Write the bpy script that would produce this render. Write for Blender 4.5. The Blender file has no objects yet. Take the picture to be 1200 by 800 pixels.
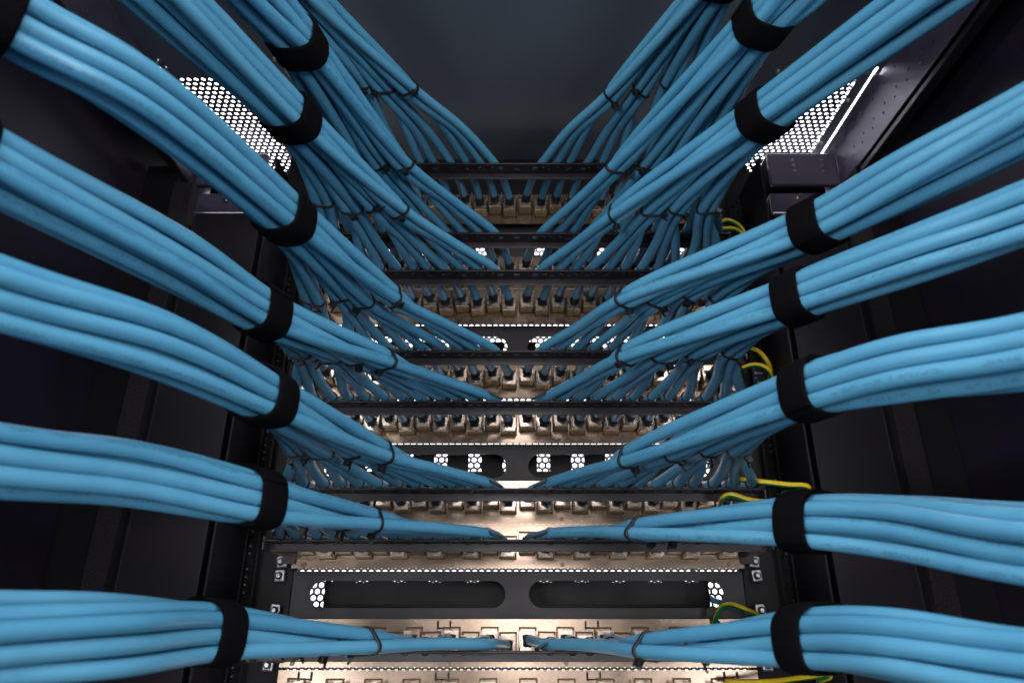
import bpy, bmesh, math, random
import numpy as np
from mathutils import Vector, Matrix

random.seed(7)
rng = np.random.default_rng(7)
scene = bpy.context.scene
C = scene.collection

# ------------------------------------------------------------------ camera
cam_data = bpy.data.cameras.new('camera')
cam = bpy.data.objects.new('camera', cam_data)
C.objects.link(cam)
cam.location = (0, 0, 0)
cam.rotation_euler = (math.radians(90 + 22.75), 0, 0)
cam_data.sensor_width = 36
cam_data.lens = 24.0
cam_data.shift_x = -0.0058
cam_data.clip_start = 0.01
cam_data.clip_end = 50
cam_data.dof.use_dof = True
cam_data.dof.focus_distance = 0.62
cam_data.dof.aperture_fstop = 7.5
scene.camera = cam

# ------------------------------------------------------------------ world and lamps
world = bpy.data.worlds.new('World')
scene.world = world
world.use_nodes = True
bg = world.node_tree.nodes['Background']
bg.inputs[0].default_value = (0.84, 0.82, 1.0, 1)
bg.inputs[1].default_value = 0.03


def area(name, loc, target, sx, sy, power, color):
    l = bpy.data.lights.new(name, 'AREA')
    l.shape = 'RECTANGLE'
    l.size, l.size_y = sx, sy
    l.energy = power
    l.color = color
    o = bpy.data.objects.new(name, l)
    C.objects.link(o)
    o.location = loc
    d = Vector(target) - Vector(loc)
    o.rotation_euler = d.to_track_quat('-Z', 'Y').to_euler()
    return o


# room lights behind the rack's open rear, plus added side and low fills
area('rear_room_lamp', (0.02, -1.25, 0.30), (0, 0.6, 0.16), 0.20, 0.85, 8.5, (1.0, 0.97, 0.97))
for sx in (-1, 1):
    area('rear_side_fill', (sx * 0.72, -0.85, 0.78), (-sx * 0.04, 0.45, 0.22), 0.40, 0.45, 11.5, (1.0, 0.98, 0.98))  # added side fills, set wide to stay out of the plate reflections
    area('rear_low_fill', (sx * 0.80, -1.00, -0.25), (-sx * 0.04, 0.60, 0.30), 0.35, 0.35, 11.0, (0.97, 0.98, 1.0))  # added low fills to brighten the cable fans from below
area('rear_ceiling_lamp', (0.0, -0.50, 1.20), (0, 0.45, 0.05), 1.1, 0.35, 16.0, (1.0, 0.98, 1.0))

vs = scene.view_settings
vs.view_transform = 'Standard'
vs.look = 'None'
vs.exposure = 0.0
vs.gamma = 1.0
vs.use_curve_mapping = False

# ------------------------------------------------------------------ materials


def mat(name, color, rough=0.5, metal=0.0, spec=0.5, bump=0.0, bscale=200, var=0.0, vscale=30, rvar=0.0,
        stretch=None, detail=6):
    m = bpy.data.materials.new(name)
    m.use_nodes = True
    nt = m.node_tree
    b = nt.nodes['Principled BSDF']
    b.inputs['Base Color'].default_value = (*color, 1)
    b.inputs['Roughness'].default_value = rough
    b.inputs['Metallic'].default_value = metal
    b.inputs['Specular IOR Level'].default_value = spec
    if bump or var or rvar:
        tc = nt.nodes.new('ShaderNodeTexCoord')
        src = tc.outputs['Object']
        if stretch:
            mp = nt.nodes.new('ShaderNodeMapping')
            mp.inputs['Scale'].default_value = stretch
            nt.links.new(src, mp.inputs[0])
            src = mp.outputs[0]
    if var or rvar:
        n = nt.nodes.new('ShaderNodeTexNoise')
        n.inputs['Scale'].default_value = vscale
        n.inputs['Detail'].default_value = detail
        n.inputs['Roughness'].default_value = 0.5
        nt.links.new(src, n.inputs['Vector'])
        if var:
            r = nt.nodes.new('ShaderNodeMapRange')
            r.inputs[1].default_value, r.inputs[2].default_value = 0.3, 0.7
            r.inputs[3].default_value, r.inputs[4].default_value = 1 - var, 1 + var
            nt.links.new(n.outputs[0], r.inputs[0])
            mx = nt.nodes.new('ShaderNodeVectorMath')
            mx.operation = 'SCALE'
            mx.inputs[0].default_value = color
            nt.links.new(r.outputs[0], mx.inputs['Scale'])
            nt.links.new(mx.outputs[0], b.inputs['Base Color'])
        if rvar:
            r2 = nt.nodes.new('ShaderNodeMapRange')
            r2.inputs[1].default_value, r2.inputs[2].default_value = 0.3, 0.7
            r2.inputs[3].default_value, r2.inputs[4].default_value = max(0.05, rough - rvar), rough + rvar
            nt.links.new(n.outputs[0], r2.inputs[0])
            nt.links.new(r2.outputs[0], b.inputs['Roughness'])
    if bump:
        nb = nt.nodes.new('ShaderNodeTexNoise')
        nb.inputs['Scale'].default_value = bscale
        nb.inputs['Detail'].default_value = 3
        nt.links.new(tc.outputs['Object'], nb.inputs['Vector'])
        bp = nt.nodes.new('ShaderNodeBump')
        bp.inputs['Strength'].default_value = bump
        bp.inputs['Distance'].default_value = 0.0006
        nt.links.new(nb.outputs[0], bp.inputs['Height'])
        nt.links.new(bp.outputs[0], b.inputs['Normal'])
    return m


def cable_material():
    m = bpy.data.materials.new('blue_cable_jacket')
    m.use_nodes = True
    nt = m.node_tree
    N, L = nt.nodes, nt.links
    b = N['Principled BSDF']
    b.inputs['Roughness'].default_value = 0.31
    b.inputs['Specular IOR Level'].default_value = 0.7
    info = N.new('ShaderNodeObjectInfo')
    uv = N.new('ShaderNodeUVMap')
    uv.uv_map = 'uv'
    sep = N.new('ShaderNodeSeparateXYZ')
    L.new(uv.outputs[0], sep.inputs[0])

    def math_(op, a, c, d=None):
        n = N.new('ShaderNodeMath')
        n.operation = op
        for i, v in enumerate((a, c, d)):
            if v is None:
                continue
            if isinstance(v, (int, float)):
                n.inputs[i].default_value = v
            else:
                L.new(v, n.inputs[i])
        return n.outputs[0]
    # slight jacket colour differences from cable to cable plus fine dirt
    n1 = N.new('ShaderNodeTexNoise')
    n1.inputs['Scale'].default_value = 60
    n1.inputs['Detail'].default_value = 5
    tc = N.new('ShaderNodeTexCoord')
    L.new(tc.outputs['Object'], n1.inputs['Vector'])
    ramp = N.new('ShaderNodeMix')
    ramp.data_type = 'RGBA'
    ramp.inputs[6].default_value = (0.050, 0.218, 0.372, 1)
    ramp.inputs[7].default_value = (0.108, 0.338, 0.508, 1)
    fac = math_('ADD', math_('MULTIPLY', info.outputs['Random'], 0.45), math_('MULTIPLY', n1.outputs[0], 0.55))
    L.new(fac, ramp.inputs[0])
    # printed legend: rows of tiny dark characters along one side of the jacket
    vv = math_('FRACT', math_('ADD', sep.outputs[1], math_('MULTIPLY', info.outputs['Random'], 7.31)), 0)
    band = math_('LESS_THAN', math_('ABSOLUTE', math_('SUBTRACT', vv, 0.5), 0), 0.042)
    uu = math_('ADD', sep.outputs[0], math_('MULTIPLY', info.outputs['Random'], 3.7))
    word = N.new('ShaderNodeTexNoise')
    word.noise_dimensions = '1D'
    word.inputs['Scale'].default_value = 55
    L.new(uu, word.inputs['W'])
    wmask = math_('GREATER_THAN', word.outputs[0], 0.47)
    cv = N.new('ShaderNodeCombineXYZ')
    L.new(math_('MULTIPLY', uu, 700), cv.inputs[0])
    L.new(math_('MULTIPLY', vv, 22), cv.inputs[1])
    ch = N.new('ShaderNodeTexNoise')
    ch.inputs['Scale'].default_value = 1.0
    ch.inputs['Detail'].default_value = 1
    L.new(cv.outputs[0], ch.inputs['Vector'])
    cmask = math_('GREATER_THAN', ch.outputs[0], 0.50)
    pm = math_('MULTIPLY', math_('MULTIPLY', band, wmask), cmask)
    mix = N.new('ShaderNodeMix')
    mix.data_type = 'RGBA'
    mix.inputs[7].default_value = (0.02, 0.055, 0.10, 1)
    L.new(math_('MULTIPLY', pm, 0.42), mix.inputs[0])
    L.new(ramp.outputs[2], mix.inputs[6])
    L.new(mix.outputs[2], b.inputs['Base Color'])
    nb = N.new('ShaderNodeTexNoise')
    nb.inputs['Scale'].default_value = 900
    L.new(tc.outputs['Object'], nb.inputs['Vector'])
    bp = N.new('ShaderNodeBump')
    bp.inputs['Strength'].default_value = 0.12
    bp.inputs['Distance'].default_value = 0.0004
    L.new(nb.outputs[0], bp.inputs['Height'])
    L.new(bp.outputs[0], b.inputs['Normal'])
    return m


def wire_material():
    m = bpy.data.materials.new('yellow_green_wire')
    m.use_nodes = True
    nt = m.node_tree
    N, L = nt.nodes, nt.links
    b = N['Principled BSDF']
    b.inputs['Roughness'].default_value = 0.3
    uv = N.new('ShaderNodeUVMap')
    uv.uv_map = 'uv'
    sep = N.new('ShaderNodeSeparateXYZ')
    L.new(uv.outputs[0], sep.inputs[0])
    a = N.new('ShaderNodeMath')
    a.operation = 'SUBTRACT'
    a.inputs[1].default_value = 0.30
    L.new(sep.outputs[1], a.inputs[0])
    f = N.new('ShaderNodeMath')
    f.operation = 'ABSOLUTE'
    L.new(a.outputs[0], f.inputs[0])
    g = N.new('ShaderNodeMath')
    g.operation = 'LESS_THAN'
    g.inputs[1].default_value = 0.21
    L.new(f.outputs[0], g.inputs[0])
    mix = N.new('ShaderNodeMix')
    mix.data_type = 'RGBA'
    mix.inputs[6].default_value = (0.75, 0.52, 0.01, 1)
    mix.inputs[7].default_value = (0.01, 0.20, 0.06, 1)
    L.new(g.outputs[0], mix.inputs[0])
    L.new(mix.outputs[2], b.inputs['Base Color'])
    return m


def plate_material():
    """nickel-plated sheet steel: cloudy stains, fine brushing"""
    m = mat('plated_steel', (0.32, 0.240, 0.185), 0.24, 0.92, 0.5, bump=0.02, bscale=250, var=0.14, vscale=24, rvar=0.05,
            stretch=(1, 1, 1.6), detail=2)
    return m


M = {}
M['cable'] = cable_material()
M['wire'] = wire_material()
M['steel'] = plate_material()
M['jack'] = mat('die_cast_jack', (0.52, 0.43, 0.37), 0.30, 0.95, bump=0.06, bscale=300, var=0.18, vscale=90, rvar=0.08, detail=2)
M['latch'] = mat('tan_jack_latch', (0.55, 0.40, 0.25), 0.42, 0.55, bump=0.25, bscale=700, var=0.25, vscale=260)
M['socket'] = mat('dark_socket', (0.012, 0.012, 0.014), 0.6)
M['bezel'] = mat('brown_opening_edge', (0.10, 0.065, 0.035), 0.45, 0.6)
M['black'] = mat('black_powder_coat', (0.005, 0.0042, 0.0062), 0.5, 0, 0.3, bump=0.25, bscale=1300, var=0.15, rvar=0.06)
M['bar'] = mat('black_bar_paint', (0.019, 0.015, 0.0185), 0.40, 0, 0.5, bump=0.25, bscale=1100, var=0.2, rvar=0.08)
M['charcoal'] = mat('charcoal_powder_coat', (0.018, 0.0145, 0.019), 0.45, 0, 0.5, bump=0.3, bscale=1300, var=0.12, rvar=0.06)
M['post'] = mat('post_powder_coat', (0.0085, 0.0066, 0.0120), 0.5, 0, 0.35, bump=0.3, bscale=1300, var=0.12)
M['bracket'] = mat('bracket_lit_coat', (0.085, 0.074, 0.115), 0.38, 0, 0.5, bump=0.3, bscale=1300, var=0.12, rvar=0.06)  # vent light on brackets and beams is put into this paler lavender
M['roof'] = mat('dark_roof_paint', (0.105, 0.120, 0.145), 0.38, 0, 0.6, bump=0.05, bscale=500, var=0.12, vscale=6, rvar=0.05)
M['side'] = mat('side_panel_paint', (0.018, 0.0135, 0.026), 0.5, 0, 0.3, bump=0.3, bscale=1200, var=0.12)
M['foam'] = mat('foam_gasket', (0.022, 0.019, 0.022), 0.95, 0, 0.2, bump=1.0, bscale=600, var=0.4, vscale=500)
M['velcro'] = mat('black_hook_loop', (0.0032, 0.0030, 0.0040), 0.95, 0, 0.06, bump=1.0, bscale=1500, var=0.4, vscale=700)
M['velcro'].node_tree.nodes['Principled BSDF'].inputs['Sheen Weight'].default_value = 0.0
M['tie'] = mat('black_nylon', (0.008, 0.008, 0.009), 0.35, 0, 0.5)
M['boot'] = mat('black_boot', (0.012, 0.012, 0.014), 0.5, 0, 0.4, bump=0.3)
M['screw'] = mat('zinc_screw', (0.62, 0.60, 0.60), 0.28, 1.0)
M['panel_screw'] = mat('worn_panel_screw', (0.20, 0.16, 0.13), 0.35, 0.9, var=0.3, vscale=600)
M['nut'] = mat('zinc_cage_nut', (0.42, 0.43, 0.48), 0.35, 0.9, var=0.2, vscale=200)
M['mesh'] = mat('perforated_steel', (0.05, 0.048, 0.055), 0.45, 0.0)
M['ink'] = mat('white_ink', (0.75, 0.75, 0.75), 0.6)
M['blue_ink'] = mat('blue_ink', (0.02, 0.20, 0.85), 0.5)
M['edge'] = mat('bare_aluminium_edge', (0.85, 0.85, 0.88), 0.3, 1.0)

# ------------------------------------------------------------------ helpers


def link(name, me, m, parent=None):
    o = bpy.data.objects.new(name, me)
    C.objects.link(o)
    if m is not None and not me.materials:
        me.materials.append(M[m] if isinstance(m, str) else m)
    if parent:
        o.parent = parent
        o.matrix_parent_inverse = Matrix.Identity(4)
        # all meshes are authored in world coordinates; keep them in place
        o.matrix_local = Matrix.Translation(-Vector(parent_world(parent)))
    return o


def parent_world(p):
    v = Vector(p.location)
    while p.parent:
        p = p.parent
        v += Vector(p.location)
    return v


def empty(name, loc, label, cat, group=None):
    o = bpy.data.objects.new(name, None)
    C.objects.link(o)
    o.empty_display_size = 0.02
    o.location = loc
    tag(o, label, cat, group)
    return o


def tag(o, label, cat, group=None):
    o['label'] = label
    o['category'] = cat
    if group:
        o['group'] = group
    return o


def mesh_from(verts, faces, name='m', smooth=False, uvs=None):
    me = bpy.data.meshes.new(name)
    me.from_pydata([tuple(v) for v in verts], [], faces)
    if smooth:
        me.polygons.foreach_set('use_smooth', [True] * len(me.polygons))
    if uvs is not None:
        l = me.uv_layers.new(name='uv')
        l.data.foreach_set('uv', np.asarray(uvs, dtype=np.float32).ravel())
    me.update()
    return me


def finish(bm, name='m', smooth_angle=None):
    bmesh.ops.recalc_face_normals(bm, faces=bm.faces[:])
    me = bpy.data.meshes.new(name)
    bm.to_mesh(me)
    bm.free()
    return me


def add_box(bm, x0, x1, y0, y1, z0, z1, bevel=0.0, seg=2):
    r = bmesh.ops.create_cube(bm, size=1)
    vs_ = r['verts']
    for v in vs_:
        v.co = Vector(((x0 + x1) / 2 + v.co.x * (x1 - x0), (y0 + y1) / 2 + v.co.y * (y1 - y0),
                       (z0 + z1) / 2 + v.co.z * (z1 - z0)))
    if bevel:
        es = list({e for v in vs_ for e in v.link_edges})
        bmesh.ops.bevel(bm, geom=es, offset=bevel, segments=seg, affect='EDGES', profile=0.6)


def box_mesh(*a, **k):
    bm = bmesh.new()
    add_box(bm, *a, **k)
    return finish(bm)


def add_cyl(bm, p0, p1, r0, r1=None, n=12, caps=True):
    p0, p1 = Vector(p0), Vector(p1)
    d = p1 - p0
    r = bmesh.ops.create_cone(bm, cap_ends=caps, segments=n, radius1=r0, radius2=r0 if r1 is None else r1,
                              depth=d.length)
    q = Vector((0, 0, 1)).rotation_difference(d.normalized()).to_matrix().to_4x4()
    bmesh.ops.transform(bm, matrix=Matrix.Translation((p0 + p1) / 2) @ q, verts=r['verts'])


def plate_mesh(outer, holes, thick, axes, bevel=0.0):
    """flat plate with holes: outline in (a,b), mapped by axes(a,b,c) to world, c across the thickness"""
    cu = bpy.data.curves.new('tmp', 'CURVE')
    cu.dimensions = '2D'
    cu.fill_mode = 'BOTH'
    cu.extrude = thick / 2
    cu.bevel_depth = bevel
    for poly in [outer] + holes:
        sp = cu.splines.new('POLY')
        sp.points.add(len(poly) - 1)
        for p, (a, b) in zip(sp.points, poly):
            p.co = (a, b, 0, 1)
        sp.use_cyclic_u = True
    o = bpy.data.objects.new('tmp', cu)
    C.objects.link(o)
    bpy.context.view_layer.update()
    me = bpy.data.meshes.new_from_object(o)
    bpy.data.objects.remove(o)
    bpy.data.curves.remove(cu)
    me.materials.clear()
    for v in me.vertices:
        v.co = axes(*v.co)
    bm = bmesh.new()
    bm.from_mesh(me)
    bpy.data.meshes.remove(me)
    bmesh.ops.remove_doubles(bm, verts=bm.verts[:], dist=1e-6)
    return finish(bm)


def rect(a0, a1, b0, b1):
    return [(a0, b0), (a1, b0), (a1, b1), (a0, b1)]


def rrect(a0, a1, b0, b1, r, n=4):
    out = []
    for cx, cy, t0 in ((a1 - r, b0 + r, -90), (a1 - r, b1 - r, 0), (a0 + r, b1 - r, 90), (a0 + r, b0 + r, 180)):
        for i in range(n + 1):
            t = math.radians(t0 + 90 * i / n)
            out.append((cx + r * math.cos(t), cy + r * math.sin(t)))
    return out


def circ(a, b, r, n=10):
    return [(a + r * math.cos(2 * math.pi * i / n), b + r * math.sin(2 * math.pi * i / n)) for i in range(n)]


def catmull(P, step=0.007):
    P = [np.array(p, float) for p in P]
    P = [2 * P[0] - P[1]] + P + [2 * P[-1] - P[-2]]
    out = []
    for k in range(1, len(P) - 2):
        p0, p1, p2, p3 = P[k - 1:k + 3]
        t0 = 0
        t1 = t0 + max(1e-6, np.linalg.norm(p1 - p0)) ** 0.5
        t2 = t1 + max(1e-6, np.linalg.norm(p2 - p1)) ** 0.5
        t3 = t2 + max(1e-6, np.linalg.norm(p3 - p2)) ** 0.5
        n = max(2, int(np.linalg.norm(p2 - p1) / step))
        for i in range(n):
            t = t1 + (t2 - t1) * i / n
            a1 = (t1 - t) / (t1 - t0) * p0 + (t - t0) / (t1 - t0) * p1
            a2 = (t2 - t) / (t2 - t1) * p1 + (t - t1) / (t2 - t1) * p2
            a3 = (t3 - t) / (t3 - t2) * p2 + (t - t2) / (t3 - t2) * p3
            b1 = (t2 - t) / (t2 - t0) * a1 + (t - t0) / (t2 - t0) * a2
            b2 = (t3 - t) / (t3 - t1) * a2 + (t - t1) / (t3 - t1) * a3
            out.append((t2 - t) / (t2 - t1) * b1 + (t - t1) / (t2 - t1) * b2)
    out.append(P[-2])
    return np.array(out)


def tube_mesh(pts, r, n=14, name='tube', step_uv=1.0):
    pts = np.asarray(pts)
    T = np.gradient(pts, axis=0)
    T /= np.linalg.norm(T, axis=1)[:, None]
    up = np.array([0, 0, 1.0])
    nn = np.cross(T[0], up)
    if np.linalg.norm(nn) < 1e-4:
        nn = np.array([1.0, 0, 0])
    nn /= np.linalg.norm(nn)
    Ns = [nn]
    for i in range(1, len(pts)):
        v = Ns[-1] - T[i] * np.dot(Ns[-1], T[i])
        Ns.append(v / np.linalg.norm(v))
    Ns = np.array(Ns)
    Bs = np.cross(T, Ns)
    ang = np.arange(n) * 2 * math.pi / n
    rr = np.full(len(pts), r) if np.isscalar(r) else np.asarray(r)
    V = pts[:, None, :] + rr[:, None, None] * (np.cos(ang)[None, :, None] * Ns[:, None, :] + np.sin(ang)[None, :, None] * Bs[:, None, :])
    m = len(pts)
    i, j = np.meshgrid(np.arange(m - 1), np.arange(n), indexing='ij')
    a = i * n + j
    b = i * n + (j + 1) % n
    F = np.stack([a, b, b + n, a + n], -1).reshape(-1, 4)
    s = np.concatenate([[0], np.cumsum(np.linalg.norm(np.diff(pts, axis=0), axis=1))])
    u0, u1 = s[i], s[i + 1]
    v0, v1 = j / n, (j + 1) / n
    UV = np.stack([np.stack([u0, v0], -1), np.stack([u0, v1], -1), np.stack([u1, v1], -1), np.stack([u1, v0], -1)], 2).reshape(-1, 2)
    faces = F.tolist()
    # end caps
    faces.append(list(range(n))[::-1])
    faces.append(list(range((m - 1) * n, m * n)))
    UV = np.concatenate([UV, np.zeros((2 * n, 2))])
    return mesh_from(V.reshape(-1, 3), faces, name, True, UV)


def hull2d(P):
    P = sorted(map(tuple, P))

    def half(Q):
        h = []
        for p in Q:
            while len(h) > 1 and (h[-1][0] - h[-2][0]) * (p[1] - h[-2][1]) - (h[-1][1] - h[-2][1]) * (p[0] - h[-2][0]) <= 0:
                h.pop()
            h.append(p)
        return h
    a, b = half(P), half(P[::-1])
    return a[:-1] + b[:-1]


def loop_outline(circles, pad, n=48, soft=0):
    """closed convex outline round a set of circles, resampled to n points"""
    pts = []
    for a, b, r in circles:
        pts += circ(a, b, r + pad, 24)
    H = hull2d(pts)
    H = np.array(H + [H[0]])
    s = np.concatenate([[0], np.cumsum(np.linalg.norm(np.diff(H, axis=0), axis=1))])
    t = np.linspace(0, s[-1], n, endpoint=False)
    Q = np.stack([np.interp(t, s, H[:, 0]), np.interp(t, s, H[:, 1])], -1)
    if soft:
        for _ in range(soft):
            Q = 0.5 * Q + 0.25 * (np.roll(Q, 1, 0) + np.roll(Q, -1, 0))
    return Q


def band_mesh(centre, T, A, B, circles, width, thick, pad, n=48, part=None, tilt=0.0, soft=0):
    """strap of rectangular section round circles lying in the (A,B) plane"""
    rows = []
    prof = [(-0.5, 0.0), (-0.5, 0.75), (-0.42, 1.0), (0.42, 1.0), (0.5, 0.75), (0.5, 0.0)]
    for w, t in prof:
        ol = loop_outline(circles, pad + thick * t, n, soft)
        rows.append([centre + A * p[0] + B * p[1] + T * (w * width + tilt * p[0]) for p in ol])
    idx = list(range(n)) if part is None else [k % n for k in range(part[0], part[1])]
    closed = part is None
    V = [rows[k][i] for i in idx for k in range(len(prof))]
    q = len(prof)
    F = []
    m = len(idx)
    for i in range(m if closed else m - 1):
        j = (i + 1) % m
        for k in range(q):
            k2 = (k + 1) % q
            F.append((i * q + k, i * q + k2, j * q + k2, j * q + k))
    if not closed:
        F.append(tuple(range(q)))
        F.append(tuple((m - 1) * q + k for k in range(q))[::-1])
    me = mesh_from(V, F, 'band')
    bm = bmesh.new()
    bm.from_mesh(me)
    bpy.data.meshes.remove(me)
    for f in bm.faces:
        f.smooth = True
    return finish(bm)


ORD = ['first', 'second', 'third', 'fourth', 'fifth', 'sixth', 'seventh', 'eighth', 'ninth', 'tenth', 'eleventh', 'twelfth']
U = 0.04445
Z0 = -0.0134            # centre height of the lowest cabled panel, relative to the camera
PY = 0.713              # rear face of the panel plates
PITCH = 0.018
D = 0.0090              # cable diameter
R = D / 2
# unit positions from the top panel down
PANELS = [(11, 1), (9, 1), (8, 1), (6, 1), (4.85, 1), (3, 1), (2, 1), (0, 1), (-1, 0)]
PNAME = ['topmost patch panel', 'second patch panel from the top', 'third patch panel from the top',
         'fourth patch panel from the top', 'fifth patch panel from the top', 'sixth patch panel from the top',
         'seventh patch panel from the top', 'lowest cabled patch panel', 'bottom patch panel']


def port_x(i, s):
    return s * (0.0095 + PITCH * i)


# ------------------------------------------------------------------ luminous room panels seen through the perforations


def emitter(name, color, strength):
    m = bpy.data.materials.new(name)
    m.use_nodes = True
    b = m.node_tree.nodes['Principled BSDF']
    b.inputs['Base Color'].default_value = (0.8, 0.8, 0.8, 1)
    b.inputs['Emission Color'].default_value = (*color, 1)
    b.inputs['Emission Strength'].default_value = strength
    return m


o = link('room_light', box_mesh(-1.0, 1.0, 0.60, 2.2, 1.30, 1.34), emitter('ceiling_light', (0.88, 0.86, 1.0), 18.0))
tag(o, 'white glowing room ceiling light seen through the perforated roof vents', 'lamp')
o = link('room_light', box_mesh(-1.0, 1.0, 1.50, 1.54, -0.60, 1.10), emitter('front_light', (1.0, 0.98, 0.97), 1.3))
tag(o, 'white glowing room light seen through the slots and front door mesh', 'lamp')

# ------------------------------------------------------------------ the rack cabinet
rack = empty('server_rack', (0, 0.72, -0.55), 'black steel server rack cabinet enclosing all the panels and cables', 'rack')
ZB = -0.55


def part(name, me, m, parent=rack):
    return link(name, me, m, parent)


# roof sheet with two vent openings, plus slits cut to imitate bright edge lines
RZ = 0.57
VX0, VX1, VY0, VY1 = 0.300, 0.383, 0.594, 0.765
xy = lambda z: (lambda a, b, c: Vector((a, b, z + c)))
roof = part('roof', plate_mesh(rect(-0.45, 0.45, 0.02, 0.79),
                               [rrect(VX0, VX1, VY0, VY1, 0.006), rrect(-VX1, -VX0, VY0, VY1, 0.006),
                                rect(0.3952, 0.3988, 0.578, 0.742), rect(-0.3988, -0.3952, 0.578, 0.742)],
                               0.0016, xy(RZ + 0.0008)), 'roof')


def perforated(x0, x1, y0, y1, pitch, rad, nside, thick, axes):
    V, F = [], []
    dy = pitch * 0.8660254
    rows = int((y1 - y0) / dy) + 1
    cols = int((x1 - x0) / pitch) + 1
    hexr = pitch / math.sqrt(3)
    for r in range(rows):
        for c in range(cols):
            cx = x0 + c * pitch + (pitch / 2 if r % 2 else 0)
            cy = y0 + r * dy
            base = len(V)
            for i in range(nside):
                t = 2 * math.pi * i / nside + math.pi / 6
                # point on the hexagon boundary in direction t
                tt = (t - math.pi / 6) % (math.pi / 3) - math.pi / 6
                rr = hexr * math.cos(math.pi / 6) / math.cos(tt)
                V.append(axes(cx + rr * math.cos(t), cy + rr * math.sin(t), 0))
                V.append(axes(cx + rad * math.cos(t), cy + rad * math.sin(t), 0))
                V.append(axes(cx + rad * math.cos(t), cy + rad * math.sin(t), thick))
                V.append(axes(cx + rr * math.cos(t), cy + rr * math.sin(t), thick))
            for i in range(nside):
                j = (i + 1) % nside
                a, b = base + 4 * i, base + 4 * j
                F.append((a, b, b + 1, a + 1))
                F.append((a + 1, b + 1, b + 2, a + 2))
                F.append((a + 2, b + 2, b + 3, a + 3))
    return mesh_from(V, F, 'perforated')


for s in (-1, 1):
    x0, x1 = (VX0 - 0.004, VX1 + 0.002) if s > 0 else (-VX1 - 0.002, -VX0 + 0.004)
    vm = part('vent_mesh', perforated(x0, x1, VY0 - 0.002, VY1 + 0.004, 0.0081, 0.0025, 12, 0.0020,
                                      lambda a, b, c: (a, b, RZ + 0.0022 + c)), 'mesh', roof)
    vm['kind'] = 'stuff'

# screws in the roof
bm = bmesh.new()
add_cyl(bm, (0, 0, 0), (0, 0, -0.0018), 0.0032, 0.0026, 14)
add_cyl(bm, (0, 0, -0.0018), (0, 0, -0.0035), 0.0016, 0.0014, 8)
screw_me = finish(bm)
screw_me.materials.append(M['screw'])
for x, y in ((0.388, 0.585), (0.289, 0.583), (0.265, 0.573), (0.297, 0.587), (-0.392, 0.568), (-0.388, 0.578), (-0.264, 0.565),
             (0.386, 0.704), (0.386, 0.628)):
    o = part('screw', screw_me, None, roof)
    o.location += Vector((x, y, RZ - 0.0006))

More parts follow.
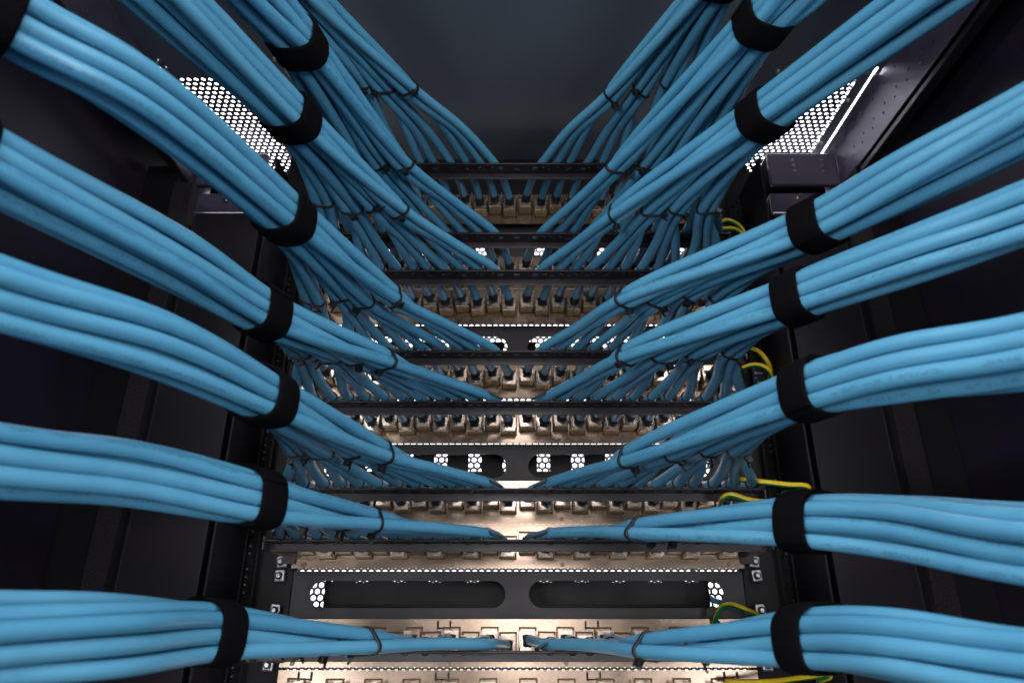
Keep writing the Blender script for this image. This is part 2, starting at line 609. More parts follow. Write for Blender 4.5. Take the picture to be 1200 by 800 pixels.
# side depth beams under the roof, with pairs of fixing holes
yz = lambda x: (lambda a, b, c: Vector((x + c, a, b)))
bz0, bz1 = 0.502, 0.566
holes = []
for k in range(24):
    yy = 0.722 - 0.0245 * k
    for dy_, z in ((0, 0.5575), (0.006, 0.5505), (-0.012, 0.5285), (-0.006, 0.5205)):
        if 0.1 < yy + dy_ < 0.74:
            holes.append(circ(yy + dy_, z, 0.0016, 8))
bm_me = plate_mesh(rect(0.05, 0.745, bz0, bz1), holes, 0.0016, yz(0))
bm_me.materials.append(M['bracket'])
for s in (-1, 1):
    o = part('depth_beam', bm_me, None)
    o.location += Vector((s * 0.4015, 0, 0))
    # rolled lower lip and upper flange of the beam
    lip = part('beam_lip', box_mesh(s * 0.402 - 0.0012, s * 0.402 + 0.010, 0.05, 0.745, bz0 - 0.012, bz0 - 0.0055, bevel=0.001), 'charcoal', o)
    top = part('beam_flange', box_mesh(min(s * 0.396, s * 0.4035), max(s * 0.396, s * 0.4035), 0.586, 0.745, bz1 + 0.0004, bz1 + 0.0024), 'edge', o)
    back = part('beam_back', box_mesh(s * 0.408 - 0.001, s * 0.408 + 0.001, 0.05, 0.745, bz0 - 0.004, bz1), 'black', o)
    # side panel outside the frame
    part('side_panel', box_mesh(s * 0.436 - 0.001, s * 0.436 + 0.001, -0.02, 0.80, ZB, RZ - 0.001), 'side')
    # corner bracket at the front end of the beam
    b0, b1 = sorted((s * 0.313, s * 0.3985))
    bm = bmesh.new()
    add_box(bm, b0, b1, 0.7000, 0.7080, 0.503, 0.5505, bevel=0.0035, seg=3)
    br = part('corner_bracket', finish(bm), 'bracket')
    for xx in (0.343, 0.379):
        for zz in (0.539, 0.531, 0.5225):
            bm = bmesh.new()
            add_cyl(bm, (s * xx, 0.7006, zz), (s * xx, 0.6985, zz), 0.0023, 0.0019, 12)
            part('screw', finish(bm), 'screw', br)
    part('bracket_edge', box_mesh(b0 + 0.001, b1 - 0.012, 0.7025, 0.742, 0.5503, 0.5515), 'edge', br)
    part('bracket_shade_sheet', box_mesh(b0 + 0.001, b1 - 0.001, 0.7385, 0.7420, 0.455, 0.5500), 'socket', br)  # black sheet paints in the shade under the bracket
    b0, b1 = sorted((s * 0.306, s * 0.390))
    bm = bmesh.new()
    add_box(bm, b0, b1, 0.695, 0.700, 0.4595, 0.486, bevel=0.001)
    add_box(bm, b0, b1, 0.700, 0.742, 0.4830, 0.486, bevel=0.0006)
    lb = part('lower_bracket', finish(bm), 'bracket')
    part('bracket_edge', box_mesh(b0 + 0.0005, b1 - 0.0005, 0.6938, 0.697, 0.4581, 0.4594), 'edge', lb)
    for xx, zz in ((0.338, 0.478), (0.352, 0.474)):
        bm = bmesh.new()
        add_cyl(bm, (s * xx, 0.6952, zz), (s * xx, 0.691, zz), 0.0034, 0.0030, 6)
        add_cyl(bm, (s * xx, 0.691, zz), (s * xx, 0.685, zz), 0.0017, 0.0017, 8)
        part('bolt', finish(bm), 'screw', lb)
    # corner post: inner depth plate, rear plate with seam, outer edge
    i0, i1 = sorted((s * 0.2775, s * 0.2795))
    post = part('corner_post', box_mesh(i0, i1, 0.6455, 0.735, ZB, 0.500), 'post')
    i0, i1 = sorted((s * 0.2800, s * 0.2835))
    i2, i3 = sorted((s * 0.2850, s * 0.3580))
    bm = bmesh.new()
    add_box(bm, i2, i3, 0.6445, 0.6465, ZB, 0.425, bevel=0.0005)
    part('post_cover', finish(bm), 'post', post)
    i2, i3 = sorted((s * 0.3568, s * 0.3584))
    part('cover_edge', box_mesh(i2, i3, 0.6438, 0.70, ZB, 0.4245), 'charcoal', post)
    i2, i3 = sorted((s * 0.2798, s * 0.372))
    part('post_core', box_mesh(i2, i3, 0.660, 0.735, ZB, 0.418), 'black', post)
    g0, g1 = sorted((s * 0.3715, s * 0.394))
    part('gasket_strip', box_mesh(g0, g1, 0.650, 0.668, ZB, 0.470, bevel=0.002), 'foam')
    g0, g1 = sorted((s * 0.3965, s * 0.434))
    part('side_rail', box_mesh(g0, g1, 0.660, 0.735, ZB, 0.500), 'black')
    # mounting rail
    holes = []
    zz = -0.3
    k = 0
    while zz < 0.49:
        zz += U / 3
    r_me = plate_mesh(rect(0.2275, 0.2600, ZB, 0.505), holes, 0.002, (lambda ss: (lambda a, b, c: Vector((ss * a, 0.7275 + c, b))))(s))
    rail = part('mounting_rail', r_me, 'black')
    # perforated side strip of the rail
    holes = []
    zz = -0.29
    while zz < 0.49:
        holes.append(circ(0.2655, zz, 0.0017, 8))
        holes.append(circ(0.2715, zz + 0.007, 0.0014, 8))
        zz += U / 3
    st = part('rail_strip', plate_mesh(rect(0.2615, 0.2765, ZB, 0.50), holes, 0.0015,
                                       (lambda ss: (lambda a, b, c: Vector((ss * a, 0.7170 + c, b))))(s)), 'black', rail)
    bm = bmesh.new()
    zz = -0.2865
    while zz < 0.49:
        if random.random() < 0.75:
            add_cyl(bm, (s * 0.2700, 0.7165, zz), (s * 0.2700, 0.7148, zz), 0.0013, 0.0007, 8)
        zz += U / 6
    rv = part('rail_glints', finish(bm), 'screw', rail)  # bright studs stand in for glints on the strip's hole edges
    rv['kind'] = 'stuff'
    # blanking strip between rail and post, made wide to block door light
    g0, g1 = sorted((s * 0.2240, s * 0.300))
    part('rail_backing', box_mesh(g0, g1, 0.7295, 0.7355, ZB, 0.505), 'black')
    # cage nuts with bolts
    for zc in (Z0 + 2 * U - 0.014, Z0 + 1 * U + 0.017, Z0 + 1 * U - 0.015, Z0 - 0.006, Z0 - 0.019, Z0 + 3 * U + 0.012, Z0 + 3 * U - 0.010,
               Z0 + 2 * U + 0.013, Z0 + 6 * U - 0.01, Z0 + 8 * U + 0.01, Z0 + 9 * U + 0.006):
        bm = bmesh.new()
        add_box(bm, -0.0050, 0.0050, 0.7185, 0.7255, -0.0055, 0.0055, bevel=0.0014, seg=2)
        nut = part('cage_nut', finish(bm), 'nut', rail)
        nut.location += Vector((s * (0.2385 + random.uniform(-0.0008, 0.0008)), 0, zc))
        nut.rotation_euler = (0, random.uniform(-0.12, 0.12), 0)
        bm = bmesh.new()
        add_cyl(bm, (s * 0.2385, 0.7186, zc), (s * 0.2385, 0.7182, zc), 0.0038, 0.0038, 14)
        part('nut_hole', finish(bm), 'socket', rail)
        bm = bmesh.new()
        add_cyl(bm, (s * 0.2385, 0.7184, zc), (s * 0.2385, 0.7150, zc), 0.0024, 0.0020, 12)
        part('bolt', finish(bm), 'screw', rail)

# perforated front door behind the panels, with its frame
door = part('front_door', perforated(-0.435, 0.435, -0.30, 0.56, 0.0078, 0.0031, 6, 0.0012,
                                     lambda a, b, c: (a, 0.812 + c, b)), 'mesh')
door['kind'] = 'stuff'
part('front_beam', box_mesh(-0.40, 0.40, 0.770, 0.780, 0.545, 0.568), 'black')
part('front_blanking_sheet', box_mesh(-0.300, 0.300, 0.738, 0.741, 0.4995, 0.5695), 'black')  # blank sheet carried up to the roof to shut out door light

# small printed marks on the right rail strip


def text_mesh(body, size, x, y, z):
    cu = bpy.data.curves.new('t', 'FONT')
    cu.body = body
    cu.size = size
    cu.align_x = 'CENTER'
    cu.align_y = 'CENTER'
    cu.extrude = 0.00008
    o = bpy.data.objects.new('t', cu)
    C.objects.link(o)
    bpy.context.view_layer.update()
    me = bpy.data.meshes.new_from_object(o)
    bpy.data.objects.remove(o)
    bpy.data.curves.remove(cu)
    me.materials.clear()
    for v in me.vertices:
        v.co = Vector((x + v.co.x, y - v.co.z, z + v.co.y))
    return me


tagp = part('rail_label', box_mesh(0.2605, 0.2772, 0.7128, 0.7138, 0.238, 0.270), 'socket')
part('label_text', text_mesh('Arms', 0.0042, 0.2672, 0.7124, 0.2610), 'ink', tagp)
part('label_text', text_mesh('Arms', 0.0042, 0.2690, 0.7124, 0.2500), 'ink', tagp)
bm = bmesh.new()
add_cyl(bm, (0.2634, 0.7127, 0.2547), (0.2634, 0.7120, 0.2547), 0.0016, 0.0014, 12)
part('blue_dot', finish(bm), 'blue_ink', tagp)
tagp = part('rail_label', box_mesh(0.2605, 0.2772, 0.7128, 0.7138, 0.400, 0.432), 'socket')
part('label_text', text_mesh('Arms', 0.0042, 0.2665, 0.7124, 0.4130), 'ink', tagp)

# ------------------------------------------------------------------ patch panels
# shared jack meshes (local origin on the plate plane; -y is towards the viewer)


def jack_meshes():
    bm = bmesh.new()
    add_box(bm, -0.0070, 0.0070, -0.0165, -0.0005, -0.0055, 0.0035, bevel=0.0006)          # core
    for s in (-1, 1):                                                                        # shield side walls
        add_box(bm, s * 0.0076 - 0.00045, s * 0.0076 + 0.00045, -0.0190, -0.0005, -0.0060, 0.0092, bevel=0.0002, seg=1)
    add_box(bm, -0.0076, 0.0076, -0.0020, -0.0004, 0.0030, 0.0090)                          # rear tongue
    # sloping strain relief wings
    for s in (-1, 1):
        v = [bm.verts.new((s * x, y, z)) for x, y, z in ((0.0068, -0.0172, -0.0015), (0.0068, -0.0172, 0.0062), (0.0032, -0.0172, -0.0015),
                                                         (0.0068, -0.0150, -0.0015), (0.0068, -0.0150, 0.0062), (0.0032, -0.0150, -0.0015))]
        for f in ((0, 1, 2), (3, 5, 4), (0, 3, 4, 1), (1, 4, 5, 2), (2, 5, 3, 0)):
            bm.faces.new([v[i] for i in f])
    add_box(bm, -0.0072, 0.0072, -0.0180, -0.0160, -0.0090, 0.0010, bevel=0.0003, seg=1)       # rear face
    body = finish(bm)
    body.materials.append(M['jack'])
    bm = bmesh.new()
    for s in (-1, 1):
        a, b = sorted((s * 0.0002, s * 0.0071))
        add_box(bm, a, b, -0.0172, -0.0005, -0.0096, -0.0056, bevel=0.0005)
    latch = finish(bm)
    latch.materials.append(M['latch'])
    bm = bmesh.new()
    add_box(bm, -0.0050, 0.0050, -0.0184, -0.0100, -0.0060, 0.0056, bevel=0.0020)
    sock = finish(bm)
    sock.materials.append(M['socket'])
    me = plate_mesh(rect(-0.0085, 0.0085, -0.0106, 0.0124), [rect(-0.0070, 0.0070, -0.0096, 0.0108)], 0.0014,
                    lambda a, b, c: Vector((a, -0.0008 + c, b)))
    me.materials.append(M['bezel'])
    return body, latch, sock, me


J_BODY, J_LATCH, J_SOCK, J_BEZEL = jack_meshes()
bm = bmesh.new()
add_cyl(bm, (0, 0.0002, 0), (0, -0.0016, 0), 0.0024, 0.0020, 14)
add_box(bm, -0.0014, 0.0014, -0.0019, -0.0014, -0.0003, 0.0003)
P_SCREW = finish(bm)
P_SCREW.materials.append(M['panel_screw'])

bm = bmesh.new()
for s in (-1, 1):
    add_box(bm, s * 0.0060 - 0.0009, s * 0.0060 + 0.0009, -0.0010, 0.0002, -0.0036, 0.0040)
add_box(bm, -0.0050, 0.0050, -0.0012, 0.0002, -0.0030, -0.0016)
CLIP = finish(bm)
CLIP.materials.append(M['socket'])

# cable bar (shared): shelf with tie holes, lip, end arms
BY0, BY1 = 0.6165, 0.6350      # near / far edge of the shelf
holes = []
for s in (-1, 1):
    for i in range(13):
        holes.append(rrect(s * 0.018 * i + (0.0 if i else s * 0.001) - 0.0038, s * 0.018 * i + (0.0 if i else s * 0.001) + 0.0038, 0.6215, 0.6265, 0.0024, 3)
                     if not (i == 0 and s > 0) else None)
holes = [h for h in holes if h]
SHELF = plate_mesh(rrect(-0.2240, 0.2240, BY0, BY1, 0.003), holes, 0.0018, lambda a, b, c: Vector((a, b, c)))
SHELF.materials.append(M['bar'])
LIP = box_mesh(-0.2240, 0.2240, 0.6333, 0.6352, -0.0078, -0.0006, bevel=0.0005)
LIP.materials.append(M['bar'])
bm = bmesh.new()
add_box(bm, 0.2215, 0.2235, 0.6180, 0.712, -0.0078, 0.0040, bevel=0.0005)
add_box(bm, 0.2215, 0.2350, 0.7100, 0.7122, -0.0120, 0.0120, bevel=0.0005)
ARM = finish(bm)
ARM.materials.append(M['bar'])

SHELF_Z = {}
for p, (k, cabled) in enumerate(PANELS):
    zc = Z0 + k * U
    panel = empty('patch_bay', (0, PY, zc - 0.0222),
                  {8: 'plated steel patch panel at the bottom edge, only its top strip showing'}.get(p, 'plated steel ' + PNAME[p] + ', with black cable bar'),
                  'patch panel', 'patch panels in the rack')
    lo = 0.0221 if p == 5 else 0.0208
    hi = 0.0221 if p == 6 else 0.0214
    W = 0.2255
    holes = []
    # spring-clip slots in the plate
    face = link('face_plate', plate_mesh(rect(-W, W, -lo, hi), holes, 0.0014,
                                         (lambda z_: (lambda a, b, c: Vector((a, PY + 0.0007 + c, z_ + b))))(zc)), 'steel', panel)
    for xx in (-0.200, -0.0712, 0.0712, 0.200):
        cl = link('spring_clip', CLIP, None, panel)
        cl.location += Vector((xx, PY, zc + 0.0158))
    # folded lower edge
    link('folded_edge', box_mesh(-W, W, PY + 0.0016, PY + 0.010, zc + hi - 0.0016, zc + hi - 0.0004), 'steel', panel)
    link('back_box', box_mesh(-W + 0.004, W - 0.004, PY + 0.0030, PY + 0.016, zc - 0.0150, zc + 0.0196), 'socket', panel)
    for xx in (-0.0655, 0.0450, -0.2130, 0.2110):
        sc = link('screw', P_SCREW, None, panel)
        sc.location += Vector((xx + random.uniform(-0.001, 0.001), PY - 0.0002, zc - 0.0172))
        sc.rotation_euler = (0, random.uniform(0, 3), 0)
    for s in (-1, 1):
        for i in range(12):
            idx = i if s > 0 else i + 1
            dz = -0.0022 if (idx % 2) else 0.0022
            if s > 0:
                dz = 0.0022 if (i % 2 == 0) else -0.0022
            else:
                dz = -0.0022 if (i % 2 == 0) else 0.0022
            base = Vector((port_x(i, s), PY, zc + dz))
            j = link('jack', J_BODY, None, panel)
            j.location += base + Vector((random.uniform(-.0003, .0003), 0, random.uniform(-.0004, .0004)))
            j.rotation_euler = (random.uniform(-0.03, 0.03), random.uniform(-0.03, 0.03), random.uniform(-0.03, 0.03))
            for nm, me in (('latch', J_LATCH), ('socket', J_SOCK), ('bezel', J_BEZEL)):
                c = bpy.data.objects.new(nm, me)
                C.objects.link(c)
                c.parent = j
    if cabled:
        zs = zc - 0.0041
        SHELF_Z[p] = zs
        bar = link('cable_bar', SHELF, None, panel)
        bar.location += Vector((0, 0, zs - 0.0009))
        lp = bpy.data.objects.new('bar_lip', LIP)
        C.objects.link(lp)
        lp.parent = bar
        for s in (-1, 1):
            a = bpy.data.objects.new('bar_arm', ARM)
            C.objects.link(a)
            a.parent = bar
            a.scale = (s, 1, 1)

# ------------------------------------------------------------------ slotted blank panels between the patch panels
BLY = 0.7265
for q, k in enumerate((10, 7, 4, 1)):
    zc = Z0 + k * U - (0.0045 if k == 4 else 0)
    names = ['black slotted blank panel between the topmost two patch panels', 'black slotted blank panel under the third patch panel from the top',
             'black slotted blank panel between fifth and sixth patch panels from the top', 'black slotted blank panel with wide slots above the lowest cabled panel']
    bl = empty('cable_manager', (0, BLY, zc - 0.022), names[q], 'blank panel', 'slotted blank panels')
    hh = 0.0216
    slots = [rrect(-0.208, -0.0125, -0.0128, 0.0128, 0.01279, 8), rrect(0.0110, 0.2055, -0.0128, 0.0128, 0.01279, 8)]
    link('face_plate', plate_mesh(rect(-0.2262, 0.2262, -0.0238, {10: 0.0300, 7: 0.0264, 4: 0.0236, 1: 0.0219}[k]), slots, 0.0016, (lambda z_: (lambda a, b, c: Vector((a, BLY + c, z_ + b))))(zc)), 'charcoal', bl)
    link('lower_flange', box_mesh(-0.2262, 0.2262, BLY + 0.001, BLY + 0.030, zc - hh + 0.0002, zc - hh + 0.0018), 'charcoal', bl)
    link('upper_flange', box_mesh(-0.2262, 0.2262, BLY + 0.001, BLY + 0.012, zc + 0.0188, zc + 0.0204), 'black', bl)
    # front cover with notches along its top edge, set ahead of the slots
    out = [(-0.2025, -0.0200)]
    out.append((0.200, -0.0200))
    x = 0.200
    top, low = 0.0205, 0.0030
    out.append((x, top))
    n = 0
    xs = np.arange(0.190, -0.196, -0.0385)
    for xx in xs:
        nd = 0.0130 if k == 1 else (0.0015 if k == 4 else -0.012)
        out += [(xx, top), (xx, nd), (xx - 0.0145, nd), (xx - 0.0145, top)]
    out.append((-0.2025, top))
    out = [o for i, o in enumerate(out) if i == 0 or o != out[i - 1]]
    out = [(a, b) for a, b in out if a >= -0.2026]
    link('front_cover', plate_mesh(out, [], 0.0016, (lambda z_: (lambda a, b, c: Vector((a, BLY + 0.034 + c, z_ + b))))(zc)), 'black', bl)

# ------------------------------------------------------------------ cable bundles
# velcro position, then further points of the bundle centre line (metres), for left (-1) and right (+1)
BUNDLE = {
    (0, -1): [(-0.186, 0.392, 0.481), (-0.208, 0.330, 0.479), (-0.232, 0.240, 0.474)],
    (1, -1): [(-0.161, 0.374, 0.393), (-0.177, 0.335, 0.393), (-0.212, 0.245, 0.390)],
    (2, -1): [(-0.167, 0.404, 0.348), (-0.209, 0.302, 0.348), (-0.240, 0.225, 0.346)],
    (3, -1): [(-0.157, 0.402, 0.259), (-0.201, 0.277, 0.259), (-0.234, 0.2345, 0.259)],
    (4, -1): [(-0.173, 0.430, 0.1997), (-0.205, 0.353, 0.2013), (-0.2475, 0.269, 0.2012)],
    (5, -1): [(-0.154, 0.411, 0.1316), (-0.188, 0.326, 0.1365), (-0.224, 0.2646, 0.1335)],
    (6, -1): [(-0.155, 0.4356, 0.0731), (-0.2057, 0.359, 0.0749), (-0.235, 0.307, 0.0698)],
    (7, -1): [(-0.175, 0.445, -0.002), (-0.197, 0.359, -0.0025), (-0.220, 0.316, -0.004)],
    (0, 1): [(0.163, 0.392, 0.481), (0.190, 0.330, 0.479), (0.220, 0.240, 0.474)],
    (1, 1): [(0.1726, 0.355, 0.393), (0.187, 0.3275, 0.393), (0.222, 0.240, 0.390)],
    (2, 1): [(0.180, 0.402, 0.348), (0.2435, 0.302, 0.348), (0.290, 0.225, 0.346)],
    (3, 1): [(0.202, 0.4046, 0.254), (0.243, 0.342, 0.2535), (0.276, 0.2955, 0.2535)],
    (4, 1): [(0.183, 0.4135, 0.2037), (0.236, 0.3505, 0.2033), (0.2705, 0.309, 0.2033)],
    (5, 1): [(0.168, 0.390, 0.130), (0.204, 0.3376, 0.126), (0.237, 0.297, 0.1186)],
    (6, 1): [(0.1655, 0.430, 0.0607), (0.205, 0.3796, 0.0514), (0.2297, 0.321, 0.0359)],
    (7, 1): [(0.158, 0.425, -0.0042), (0.183, 0.361, -0.008), (0.211, 0.3155, -0.0157)],
}
TIE_X = {-1: (0.105, 0.127, 0.150, 0.172), 1: (0.088, 0.117, 0.143, 0.170)}
SIDE = {-1: 'left', 1: 'right'}
TRI = [(0.50, -0.30), (-0.50, -0.30), (0.0, 0.57)]
Zup = np.array([0, 0, 1.0])


def frame(T, s):
    T = np.array(T, float)
    T /= np.linalg.norm(T)
    N = s * np.cross(T, Zup)
    N /= np.linalg.norm(N)
    B = np.cross(N, T)
    if B[2] < 0:
        B = -B
    return T, N, B


bm = bmesh.new()
add_box(bm, -0.0026, 0.0026, -0.0022, 0.0022, -0.0028, 0.0028, bevel=0.0007)
HEAD = finish(bm)
HEAD.materials.append(M['tie'])

SHORT = ['topmost panel', 'second panel from top', 'third panel from top', 'fourth panel from top', 'fifth panel from top',
         'sixth panel from top', 'seventh panel from top', 'lowest cabled panel']

# small tie that lashes one cable to the bar (shared mesh; local origin at the cable centre on the bar)
cir = [(0, 0, R), (0, -R - 0.0012, 0.0022)]
BAR_TIE = band_mesh(np.zeros(3), np.array([0, 1.0, 0]), np.array([1.0, 0, 0]), np.array([0, 0, 1.0]), cir, 0.0026, 0.0009, 0.0004, 24)
bm = bmesh.new()
bm.from_mesh(BAR_TIE)
add_box(bm, 0.0040, 0.0078, -0.0022, 0.0022, -0.0030, 0.0010, bevel=0.0006)
BAR_TIE2 = finish(bm)
BAR_TIE2.materials.append(M['tie'])

for p in range(8):
    zs = SHELF_Z[p]
    zc = zs + 0.0041
    for s in (-1, 1):
        path = [np.array(q) for q in BUNDLE[(p, s)]]
        A, Bq = path[-2], path[-1]
        dr = (Bq - A) / np.linalg.norm(Bq - A)
        dr = 0.6 * dr + 0.4 * np.array([s * 0.3, -0.95, -0.05])
        path.append(Bq + 0.10 * dr / np.linalg.norm(dr))
        dr = dr + np.array([0, -1.2, -0.1])
        path.append(path[-1] + 0.20 * dr / np.linalg.norm(dr))
        tv = path[1] - path[0]
        path[0] = path[0] + tv / np.linalg.norm(tv) * (0, 0, 0.003, 0.006, 0.006, 0.010, 0.014, 0.014)[p]
        zt = 0.55 * (zs + R + 0.004) + 0.45 * path[0][2]
        tie_y = 0.508 + random.uniform(-0.006, 0.006)
        rt = random.uniform(-0.15, 0.15)
        # group tie centres
        ties = []
        for g in range(4):
            tx = TIE_X[s][g] + random.uniform(-0.003, 0.003)
            ties.append(np.array([s * tx, tie_y + random.uniform(-0.006, 0.006) + (0.006 if g == 0 else 0), zt + random.uniform(-0.001, 0.001) + (-0.0015 * (3 - g))]))
        # frames along the bundle
        fr = []
        allp = [0.5 * (ties[0] + ties[3])] + path
        for i in range(1, len(allp)):
            nxt = allp[min(i + 1, len(allp) - 1)]
            fr.append(frame(nxt - allp[i - 1], s))
        tie_fr = []
        for g in range(4):
            x_bar = s * (abs(port_x(3 * g + 1, s)) + 0.011 * (1 - g / 4))
            t = (path[0] - ties[g]) * 0.6 / np.linalg.norm(path[0] - ties[g]) + (ties[g] - np.array([x_bar, 0.615, zs + R])) * 0.4 / 0.12
            t[2] *= 0.3
            tie_fr.append(frame(t, s))
        strap_pts = {i: [] for i in range(len(path))}
        for i in range(12):
            g, m = divmod(i, 3)
            xj = abs(port_x(i, s))
            if s > 0:
                dz = 0.0022 if (i % 2 == 0) else -0.0022
            else:
                dz = -0.0022 if (i % 2 == 0) else 0.0022
            lean = 0.0115 * (1 - i / 13) + random.uniform(-0.0012, 0.0012)
            P = [(s * xj, PY - 0.0150, zc + dz - 0.0010),
                 (s * (xj + 0.0015), PY - 0.0270, zc + dz + 0.0015 + random.uniform(-.001, .001)),
                 (s * (xj + lean), 0.6340, zs + R + 0.0006),
                 (s * (xj + lean * 1.6), 0.6180, zs + R + 0.0008)]
            bar_c = P[3]
            T, N, B = tie_fr[g]
            tg = ties[g]
            bow = (0.36 if p == 0 else 0.46) if g < 2 else 0.46
            P.append((bar_c[0] + bow * (tg[0] - bar_c[0]), bar_c[1] + 0.46 * (tg[1] - bar_c[1]), bar_c[2] + 0.4 * (tg[2] - bar_c[2])))
            a, b = TRI[m]
            ca, sa = math.cos(rt), math.sin(rt)
            a, b = a * ca - b * sa, a * sa + b * ca
            P.append(ties[g] + D * 1.02 * (a * N + b * B))
            for k2, q in enumerate(path):
                T, N, B = fr[k2]
                sp = (0.97, 1.08, 1.05, 1.08, 1.08, 1.08)[k2]
                col = (1.5 - g) * 0.89 * sp
                row = (m - 1) * 1.0 * sp + (0.25 if g % 2 else -0.25)
                jit = (0.02, 0.12, 0.09, 0.1, 0.1, 0.1)[k2]
                col += random.uniform(-jit, jit)
                row += random.uniform(-jit, jit)
                tw = 0.18 * k2 * s * (1 if p % 2 else -0.6)
                col, row = col * math.cos(tw) - row * math.sin(tw), col * math.sin(tw) + row * math.cos(tw)
                P.append(q + D * (col * N + row * B))
                strap_pts[k2].append((D * col, D * row, R))
            pts = catmull(P, 0.0072)
            cab = link('network_cable', tube_mesh(pts, R, 14, 'cable'), 'cable')
            tag(cab, f'blue network cable {ORD[i]} {SIDE[s]} of centre on {SHORT[p]}', 'cable', 'blue network cables')
            # dark boot where the cable enters the jack
            L_ = np.concatenate([[0], np.cumsum(np.linalg.norm(np.diff(pts, axis=0), axis=1))])
            kk = max(2, int(np.searchsorted(L_, 0.0075)))
            bp = pts[:kk + 1]
            rad = np.linspace(R + 0.0006, R + 0.0003, len(bp))
            link('boot', tube_mesh(bp, rad, 12, 'boot'), 'boot', cab)
            bt = bpy.data.objects.new('bar_tie', BAR_TIE2)
            C.objects.link(bt)
            bt.location = (bar_c[0], bar_c[1] + 0.004, bar_c[2])
            bt.rotation_euler = (0, 0, random.uniform(-0.25, 0.25) + s * 0.2)
            bt.scale = (s, 1, 1)
            tag(bt, f'tiny black tie holding {ORD[i]} cable {SIDE[s]} of centre to bar, {SHORT[p]}', 'cable tie', 'small ties on the cable bars')
        # group ties
        for g in range(4):
            T, N, B = tie_fr[g]
            cir = []
            for a, b in TRI:
                ca, sa = math.cos(rt), math.sin(rt)
                cir.append((D * 1.02 * (a * ca - b * sa), D * 1.02 * (a * sa + b * ca), R))
            tilt = random.uniform(-0.5, 0.5)
            tie = link('cable_tie', band_mesh(ties[g], T, N, B, cir, 0.0026, 0.0011, 0.0003, 40, tilt=tilt), 'tie')
            tag(tie, f'black cable tie round the {ORD[g]} three cables {SIDE[s]} of centre, {SHORT[p]}', 'cable tie', 'ties round groups of three cables')
            ang = random.choice([-2.2, -1.9, -2.5, -0.9, -1.3])
            rad = D * 1.02 + 0.0022
            hp = ties[g] + N * math.cos(ang) * rad + B * math.sin(ang) * rad + T * tilt * math.cos(ang) * rad
            hm = HEAD
            h = bpy.data.objects.new('tie_head', hm)
            C.objects.link(h)
            h.parent = tie
            rot = Matrix((Vector(N), Vector(B), Vector(T))).transposed()
            h.matrix_local = Matrix.Translation(Vector(hp)) @ rot.to_4x4() @ Matrix.Rotation(ang, 4, 'Z')
            tl = catmull([hp, hp + 0.004 * (N * math.cos(ang + 0.9) + B * math.sin(ang + 0.9)) , hp + 0.007 * (N * math.cos(ang + 0.7) + B * math.sin(ang + 0.7)) + T * 0.002], 0.002)
            link('tie_tail', tube_mesh(tl, 0.0009, 6), 'tie', tie)
        # loose tie tail near the centre of the bar, as on the lower panels
        # hook-and-loop straps
        straps = [0]
        if (p, s) == (3, -1):
            straps = [0, 2]
        if (p, s) == (4, -1):
            straps = [0, 2]
        for k2 in straps:
            T, N, B = fr[k2]
            c0 = path[k2] + (fr[k2][0] * (0.010 if p == 3 else 0.020) if k2 else 0)
            cir = strap_pts[k2]
            wd = 0.0208 + random.uniform(-0.001, 0.001)
            tl = random.uniform(-0.12, 0.12)
            st = link('cable_strap', band_mesh(c0, T, N, B, cir, wd, 0.0018, 0.0016, 64, tilt=tl, soft=14), 'velcro')
            where = f'{SIDE[s]} bundle of the {SHORT[p]}'
            tag(st, ('black fabric strap round the ' + where) if k2 == 0 else ('second black fabric strap at the left edge, ' + where), 'strap', 'straps round the cable bundles')
            a0 = random.randint(0, 63)
            link('strap_end', band_mesh(c0 + T * 0.0006, T, N, B, cir, wd * 0.98, 0.0009, 0.0032, 64, part=(a0, a0 + 22), tilt=tl, soft=14), 'velcro', st)

# ------------------------------------------------------------------ loose tie tails at the middle of the lower bars
for p, s in ((5, -1), (5, 1), (6, -1), (6, 1), (7, 1), (4, -1), (4, 1)):
    zs = SHELF_Z[p]
    x0 = s * 0.034
    pts = catmull([(x0 + s * 0.006, 0.617, zs + 0.0085), (x0 - s * 0.004, 0.614, zs + 0.0080), (x0 - s * 0.013, 0.614, zs + 0.0040), (x0 - s * 0.020, 0.616, zs + 0.0010)], 0.003)
    o = link('cable_tie', tube_mesh(pts, 0.0011, 8), 'tie')
    tag(o, f'loose black tie tail lying {SIDE[s]} of the gap in mid bar, {SHORT[p]}', 'cable tie')

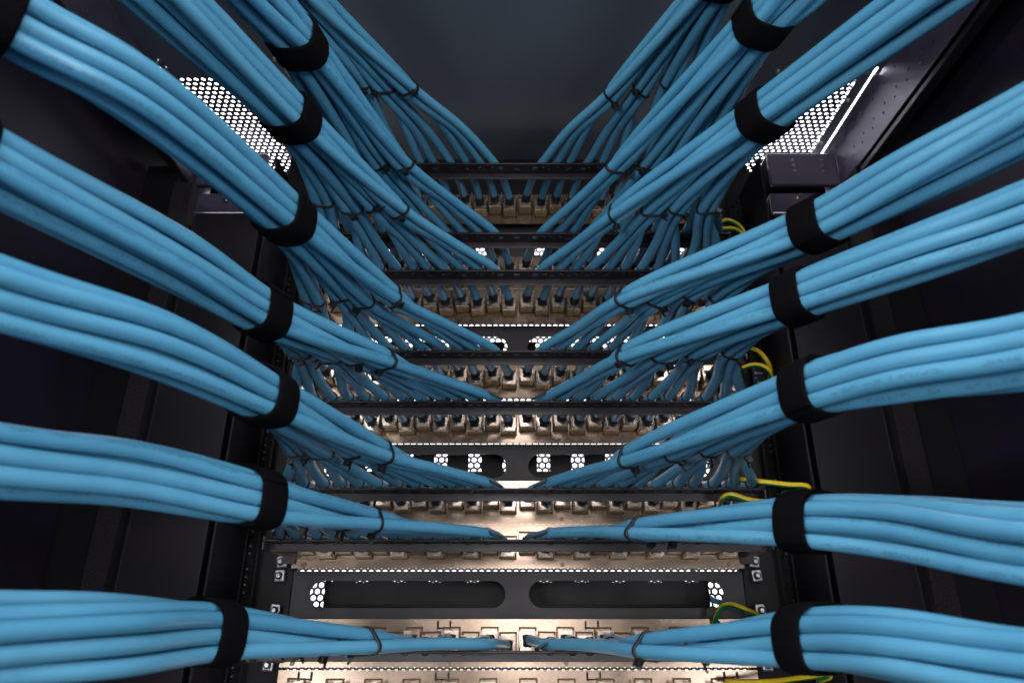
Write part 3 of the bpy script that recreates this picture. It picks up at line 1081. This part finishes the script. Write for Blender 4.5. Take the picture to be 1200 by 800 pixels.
# ------------------------------------------------------------------ earth wires
WIRES = [
    ([(0.1778, 0.66, 0.362), (0.1968, 0.67, 0.3882), (0.2258, 0.68, 0.4269), (0.2486, 0.69, 0.4449), (0.2625, 0.69, 0.4355), (0.2697, 0.695, 0.4164), (0.2694, 0.70, 0.4021)],
     'long yellow and green earth wire rising behind the upper right cables'),
    ([(0.2401, 0.69, 0.4332), (0.2542, 0.69, 0.4332), (0.2632, 0.685, 0.4208), (0.269, 0.69, 0.4077), (0.2706, 0.70, 0.3964)],
     'short green earth wire curling beside the upper right rail'),
    ([(0.2330, 0.69, 0.2540), (0.2414, 0.68, 0.2556), (0.2508, 0.675, 0.2566), (0.26, 0.67, 0.2509), (0.2679, 0.68, 0.2441), (0.2677, 0.69, 0.238)],
     'yellow earth wire hooked over the small rail label in mid right'),
    ([(0.2560, 0.70, 0.2850), (0.2613, 0.69, 0.2782), (0.2665, 0.685, 0.2673), (0.2723, 0.69, 0.2574), (0.2733, 0.70, 0.2473)],
     'green striped earth wire above the small rail label in mid right'),
    ([(0.2038, 0.625, 0.1249), (0.223, 0.61, 0.1196), (0.2397, 0.605, 0.1164), (0.2525, 0.6, 0.1147), (0.2552, 0.602, 0.1128), (0.2522, 0.61, 0.1121), (0.2429, 0.63, 0.1134)],
     'straight yellow earth wire folded back above the seventh panel right bundle'),
    ([(0.1903, 0.66, 0.1012), (0.1841, 0.63, 0.1042), (0.1818, 0.607, 0.1063), (0.1868, 0.603, 0.1078), (0.1987, 0.6, 0.1029), (0.2132, 0.6, 0.1007), (0.2319, 0.61, 0.1031)],
     'arched yellow earth wire just above the seventh panel right bundle'),
    ([(0.1890, 0.711, 0.0020), (0.1895, 0.705, 0.0086), (0.1941, 0.70, 0.0176), (0.2013, 0.69, 0.0204), (0.2098, 0.68, 0.0164), (0.2283, 0.70, 0.0116)],
     'arched yellow earth wire in front of the lowest blank panel right end'),
    ([(0.1908, 0.70, -0.0453), (0.2273, 0.68, -0.044), (0.2507, 0.66, -0.0394), (0.2670, 0.65, -0.0368), (0.2675, 0.652, -0.0388), (0.2615, 0.66, -0.0414)],
     'yellow earth wire under the lowest right bundle at the bottom edge'),
]
for pts, lab in WIRES:
    o = link('earth_wire', tube_mesh(catmull(pts, 0.004), 0.0025, 16), 'wire')
    tag(o, lab, 'wire', 'yellow and green earth wires')
    e = np.array(pts[-1])
    bm = bmesh.new()
    add_cyl(bm, e, e + np.array([0, 0.004, -0.010]) * (1 if pts[-1][2] > 0.2 else 0.6), 0.0026, 0.0022, 10)
    link('wire_lug', finish(bm), 'screw', o)
pts = [(0.1880, 0.778, 0.0640), (0.1888, 0.775, 0.0573), (0.1917, 0.772, 0.0475), (0.1959, 0.768, 0.0362), (0.2049, 0.765, 0.0268), (0.218, 0.768, 0.0244)]
o = link('network_cable', tube_mesh(catmull(pts, 0.004), 0.0030, 12), 'cable')
tag(o, 'thin blue patch cord looping behind the right slot of the lowest blank panel', 'cable')
